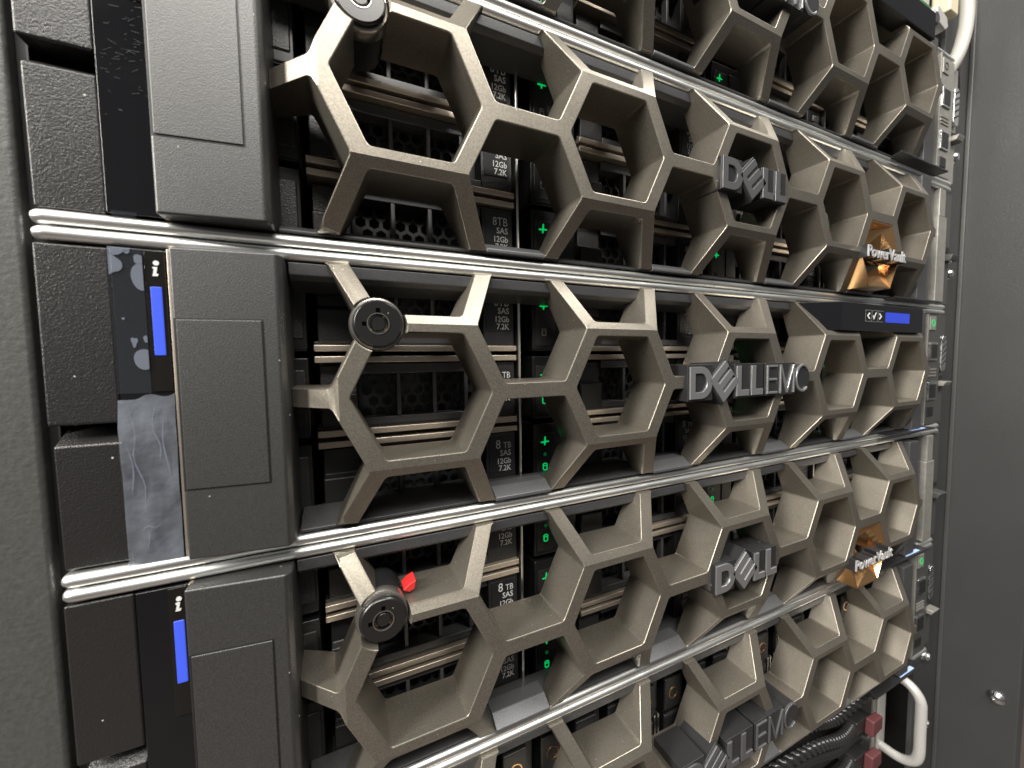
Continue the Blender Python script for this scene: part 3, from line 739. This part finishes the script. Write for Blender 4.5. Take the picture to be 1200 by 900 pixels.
def cyl_icon(mb, x, z, y):
    o = []; i = []
    for k in range(16):
        a = 2*math.pi*k/16; sx = math.cos(a); sz = math.sin(a)
        o.append((x+1.15*sx, z+(1.0 if sz >= 0 else -1.0)+0.65*sz)); i.append((x+0.72*sx, z+(0.9 if sz >= 0 else -0.9)+0.3*sz))
    for k in range(16):
        j = (k+1) % 16; mb.prism_xz([o[k], o[j], i[j], i[k]], y, y+0.25)
    mb.box(x-0.9, x+0.9, y, y+0.25, z+0.28, z+0.62)
def make_drive(active):
    t = thing('hard_drive', (0, 0, 0), 'x', 'hard drive', 'hard drives in the bays of the storage servers')
    org = (DW/2, 0, 0)
    # carrier face: status block on the left, handle block, grille frame, label block
    m = MB(); m.box(6.2, 27.4, 0, 20, 0.7, DH-0.5); part(m, 'status_block', 'drive_s', t, org, 0.5, 2)
    m = MB(); m.prism_xz([(7.7, 2.4), (14.6, 2.4), (16.9, 4.7), (16.9, 22.6), (7.7, 22.6)], -0.22, 0.6); part(m, 'light_panel', 'drive', t, org, 0.25, 2)
    m = MB(); m.box(18.8, 26.4, -0.5, 0.6, 4.2, 22.8); part(m, 'release_button', 'drive', t, org, 0.5, 2)
    m = MB(); m.prism_yz([(2.6, 1.0), (0.2, 3.4), (-0.2, 14.2), (2.4, 15.2), (2.6, DH-3.2), (6, DH-3.2), (6, 1.0)], 30.4, 42.0); part(m, 'handle', 'drive', t, org, 0.5, 2)
    m = MB(); m.box(42.4, 89, 1.5, 7, DH-6.2, DH-2.6); m.box(42.4, 89, 0.6, 7, 2.6, 5.6); part(m, 'grille_frame', 'bar', t, org, 0.3, 2)
    for x in (56.0, 69.2, 81.6): part(MB().box(x-0.75, x+0.75, 1.6, 5, 5.6, DH-6.2), 'grille_bar', 'bar', t, org, 0.2, 1)
    part(hex_mesh_plate(42.6, 88.8, 4.5, DH-5.5, 6.6), 'mesh_screen', 'mesh', t, org)
    m = MB(); m.box(88.9, 102, 0.4, 12, 2.4, DH-2.6); part(m, 'label_block', 'drive', t, org, 0.4, 2)
    lb = part(MB().box(90.2, 100.4, 0.12, 0.6, 8.0, DH-4.6), 'label', 'label', t, org, 0.1, 1)
    m = MB()
    if active: text_mb('8', 5.2, 0.9, 'RIGHT', 0.0, m, (95.2, 0.05, 18.0)); text_mb('TB', 3.6, 0.85, 'RIGHT', 0.0, m, (99.9, 0.05, 18.0))
    else: text_mb('8TB', 4.6, 0.85, 'RIGHT', 0.0, m, (99.7, 0.05, 18.0))
    text_mb('SAS', 3.3, 0.95, 'RIGHT', 0.015, m, (99.8, 0.05, 15.0))
    text_mb('12Gb', 3.2, 0.9, 'RIGHT', 0.015, m, (99.8, 0.05, 11.7)); text_mb('7.2K', 3.2, 0.9, 'RIGHT', 0.015, m, (99.8, 0.05, 8.8))
    part(m, 'label_print', 'print', lb, org)
    # champagne trim strips above and below
    for z0 in (0.0, DH-2.2):
        part(MB().box(29.2, 102.2, -1.4, 9, z0, z0+2.2), 'trim_strip', 'strip', t, org, 0.3, 2)
    part(MB().box(29.2, 102, 0.6, 9, 2.25, 3.4), 'lower_lip', 'drive', t, org, 0.25)
    part(MB().box(6.5, 27, 0.5, 20, 0.2, 1.0), 'lower_lip', 'drive', t, org, 0.2)
    part(MB().box(30, 102, 14, 150, 1.2, DH-1.0), 'drive_body', 'core', t, org)
    m = MB(); pulse(m, 11.6, 19.2, -0.5); part(m, 'activity_light', 'green', t, org)
    m = MB(); cyl_icon(m, 11.6, 8.0, -0.45); part(m, 'drive_symbol', 'green' if active else 'grey_print', t, org)
    if active:
        part(MB().lathe((11.6, 13.4), [(0.75, -0.5), (0.75, -0.2)], 12), 'fault_light', 'green_dim', t, org)
    return t
idle = make_drive(False); act = make_drive(True)
used = {False: False, True: False}
rows = {2: 'top', 1: 'middle', 0: 'bottom'}
cols = ['first', 'second', 'third', 'rightmost']
UN = {'A': 'topmost faceplate', 'B': 'black-lettered copper-badged faceplate', 'C': 'faceplate with blue display', 'D': 'grey-lettered copper-badged faceplate'}
for u in 'BCDA':
    for c in range(4):
        for r in (2, 1, 0):
            if u == 'A' and (r == 2 or (c == 0)): continue
            if u == 'B' and c == 0 and r == 2: pass
            a = (u == 'D') or (u == 'C' and r < 2)
            src = act if a else idle
            o = src if not used[a] else copy_tree(src)
            used[a] = True
            x = CX0+CW*c+0.6+DW/2; z = ZC[u]-0.45+(r-1)*28.75-DH/2
            if u == 'A' and c == 3 and r == 0: amber_for = o
            relabel(o, (x, 26.2, z), '%s hard drive in the %s column behind the %s' % (rows[r], cols[c], UN[u]))

part(MB().add(*ring_xz(11.6, 8.0, 1.9, 1.25, -0.8, -0.4)), 'warning_symbol', 'amber', amber_for, (DW/2, 0, 0))

# ------------------------------------------------------------------ slim upright drives of the lowest server
def make_slim():
    t = thing('slim_drive', (0, 0, 0), 'x', 'slim drive', 'upright slim drives in the lowest server'); W = 16.6; org = (W/2, 0, 0)
    part(MB().box(1.2, 11.9, 0.4, 90, 0.5, 80), 'carrier', 'drive_s', t, org, 0.3)
    b = part(MB().box(1.0, 12.2, -0.9, 1, 50.0, 66.5), 'release_button', 'drive', t, org, 0.6)
    part(MB().add(*ring_xz(6.6, 58.3, 3.1, 2.55, -1.05, -0.5, 28)), 'button_ring', 'copper', b, org)
    part(MB().prism_yz([(-0.4, 8), (1.2, 6), (5, 6), (5, 48.5), (1.6, 48.5), (-0.4, 46)], 1.4, 11.6), 'handle', 'drive', t, org, 0.4)
    part(MB().prism_yz([(-0.6, 30), (-0.6, 33), (1.0, 36), (1.2, 30)], 2.2, 10.8), 'grip', 'bar', t, org, 0.2)
    for x in (12.7, 15.0):
        part(MB().box(x-0.5, x+0.5, -0.6, 60, 3, 50), 'side_rail', 'sheet', t, org, 0.2)
    part(MB().box(12.4, 15.5, 1.5, 60, 51, 78), 'status_strip', 'drive_s', t, org, 0.2)
    return t
slim = make_slim(); first = True
names = ['first', 'second', 'third', 'fourth', 'fifth', 'sixth', 'seventh', 'eighth', 'ninth', 'tenth', 'eleventh', 'twelfth', 'thirteenth', 'fourteenth', 'fifteenth', 'sixteenth', 'seventeenth', 'eighteenth']
k = 0
for i in range(18):
    x = 12.6+17.9*i
    o = slim if first else copy_tree(slim); first = False
    relabel(o, (x+8.3, 22.0, ZC['E']-0.2-41), 'upright slim drive with copper ring, %s from the left in the lowest server' % names[k]); k += 1

# ------------------------------------------------------------------ equipment below: handle, cables
sw = thing('network_switch', (200, 60, -312), 'dark network device below the lowest server with a pale grip handle at its right', 'network switch')
NO = (200, 60, -312)
part(MB().box(-61, 352, 30, 320, -312, -226), 'housing', 'drive_s', sw, NO, 0.6)
part(MB().box(352.2, 372, 29, 36, -312, -226), 'mounting_ear', 'ear', sw, NO, 0.4)
hp = [(362, 29, -237), (362, 18, -237.6), (362, 11, -240), (362, 6.5, -246), (362, 5.6, -254), (362, 5.6, -272), (362, 5.6, -287), (362, 7.5, -295), (362, 12.5, -300), (362, 19, -302), (362, 29, -302)]
part(MB().tube(smooth(hp, 6), 3.3, 12), 'handle', 'handle', sw, NO, smooth=60)
part(MB().box(356.5, 367.5, 27.4, 28.9, -306, -233), 'handle_plate', 'handle', sw, NO, 0.5)
m = MB()
for z in (-251, -275, -299):
    m.box(-40, 340, 28.6, 30.2, z-9, z+9)
part(m, 'port_row', 'gasket', sw, NO, 0.4)
def cable(pts, r, label, mat_='braid', tab=True, phase=0.0, knob=True):
    t = thing('network_cable', pts[-1], label, 'cable', 'cables plugged into the lower device'); o_ = pts[-1]
    P_ = smooth(pts, 44)
    core = MB().tube(P_, r*(0.72 if knob else 0.85), 10); part(core, 'core', 'cable', t, o_, smooth=60)
    # two wound strands give the knobbly braid
    for s_ in ((0, 1) if knob else ()):
        q = []
        for i, p in enumerate(P_):
            tn = (P_[min(i+1, len(P_)-1)]-P_[max(i-1, 0)]).normalized(); a = tn.cross(Vector((0, 0, 1))).normalized(); b = tn.cross(a)
            an = i*0.62+math.pi*s_+phase; q.append(p+a*math.cos(an)*r*0.62+b*math.sin(an)*r*0.62)
        part(MB().tube(q, r*0.46, 6), 'strand', 'braid', t, o_, smooth=60)
    e = Vector(pts[-1])
    c = MB().box(e.x-1, e.x+13, e.y-3.4, e.y+18, e.z-4.6, e.z+4.6); part(c, 'connector', 'cable', t, o_, 0.8)
    if tab:
        tb = MB(); tb.add([(e.x+8, e.y-8.5, e.z-5), (e.x+22, e.y-8.0, e.z-4), (e.x+22, e.y-8.0, e.z+5), (e.x+9, e.y-8.5, e.z+6), (e.x+8, e.y-3.4, e.z-5), (e.x+22, e.y-3.4, e.z-4), (e.x+22, e.y-3.4, e.z+5), (e.x+9, e.y-3.4, e.z+6)],
                    [(0,1,2,3),(7,6,5,4),(0,4,5,1),(1,5,6,2),(2,6,7,3),(3,7,4,0)])
        part(tb, 'pull_tab', 'red_tab', t, o_, 1.0, 3)
    return t
cl = ['knobbly black cable without a tab, highest under the lowest faceplate', 'knobbly black cable ending at the upper dull red pull tab',
      'smooth black cable between the two red-tabbed knobbly cables', 'knobbly black cable ending at the lower dull red pull tab', 'lowest knobbly black cable, at the bottom edge of the picture']
for i, (z, y, tab, x) in enumerate(((-232, 15, False, 330), (-243.5, 12, True, 300), (-254, 14, False, 318), (-267.5, 11, True, 298), (-279, 13, False, 316))):
    cable([(40, y+8, z+2), (120, y+8, z+5), (190, y+7, z+4), (245, y+5, z+2), (272, y+2, z), (x-13, y+3, z+1)], 3.3, cl[i], tab=tab, phase=i*0.9, knob=(i != 2))

# ------------------------------------------------------------------ top right: tray with board, pale cable, coiled black cable
tr = thing('equipment_tray', (330, 15, 236), 'pale metal equipment tray with green circuit board above the servers at right', 'equipment tray'); TO = (330, 15, 236)
part(MB().box(250, 352, 16, 120, 241, 300), 'tray_body', 'white_plastic', tr, TO, 0.6)
part(MB().prism_xz([(341, 230), (353, 227.5), (357, 230.5), (355, 236), (341, 240)], 8, 30), 'tray_lip', 'handle', tr, TO, 0.6)
part(MB().box(316, 340.5, 11, 14, 222, 240), 'circuit_board', 'pcb', tr, TO, 0.2)
part(MB().lathe((333.5, 227), [(3.4, 5.5), (4.4, 6.2), (4.6, 10.8)], 20), 'connector_plug', 'ear_dark', tr, TO)
part(MB().box(270, 315.5, 10, 16, 230, 240.8), 'connector_strip', 'ear_dark', tr, TO, 0.4)
wc = thing('power_cable', (398, 14, 215), 'thick off-white cable hanging down beside the rack at the top right', 'cable')
part(MB().tube(smooth([(402, 15, 300), (400, 13.5, 275), (398.5, 12.5, 255), (394.5, 12.5, 238), (388, 14, 222), (384, 20, 208)], 8), 4.1, 14), 'jacket', 'white_plastic', wc, (398, 14, 215), smooth=60)
part(MB().box(371, 384, 12, 22, 250, 272), 'plug', 'cream', wc, (398, 14, 215), 1.2, 3)
bc = thing('coiled_cable', (404, 18, 190), 'thin black cable looped on the rack rail beneath the off-white cable', 'cable')
part(MB().tube([(402+10*math.cos(a)*1.0, 19.4-0.8*math.sin(a*0.5), 203+26*math.sin(a)) for a in [2*math.pi*i/48 for i in range(53)]], 1.7, 8), 'loop', 'cable', bc, (404, 18, 190), smooth=60)
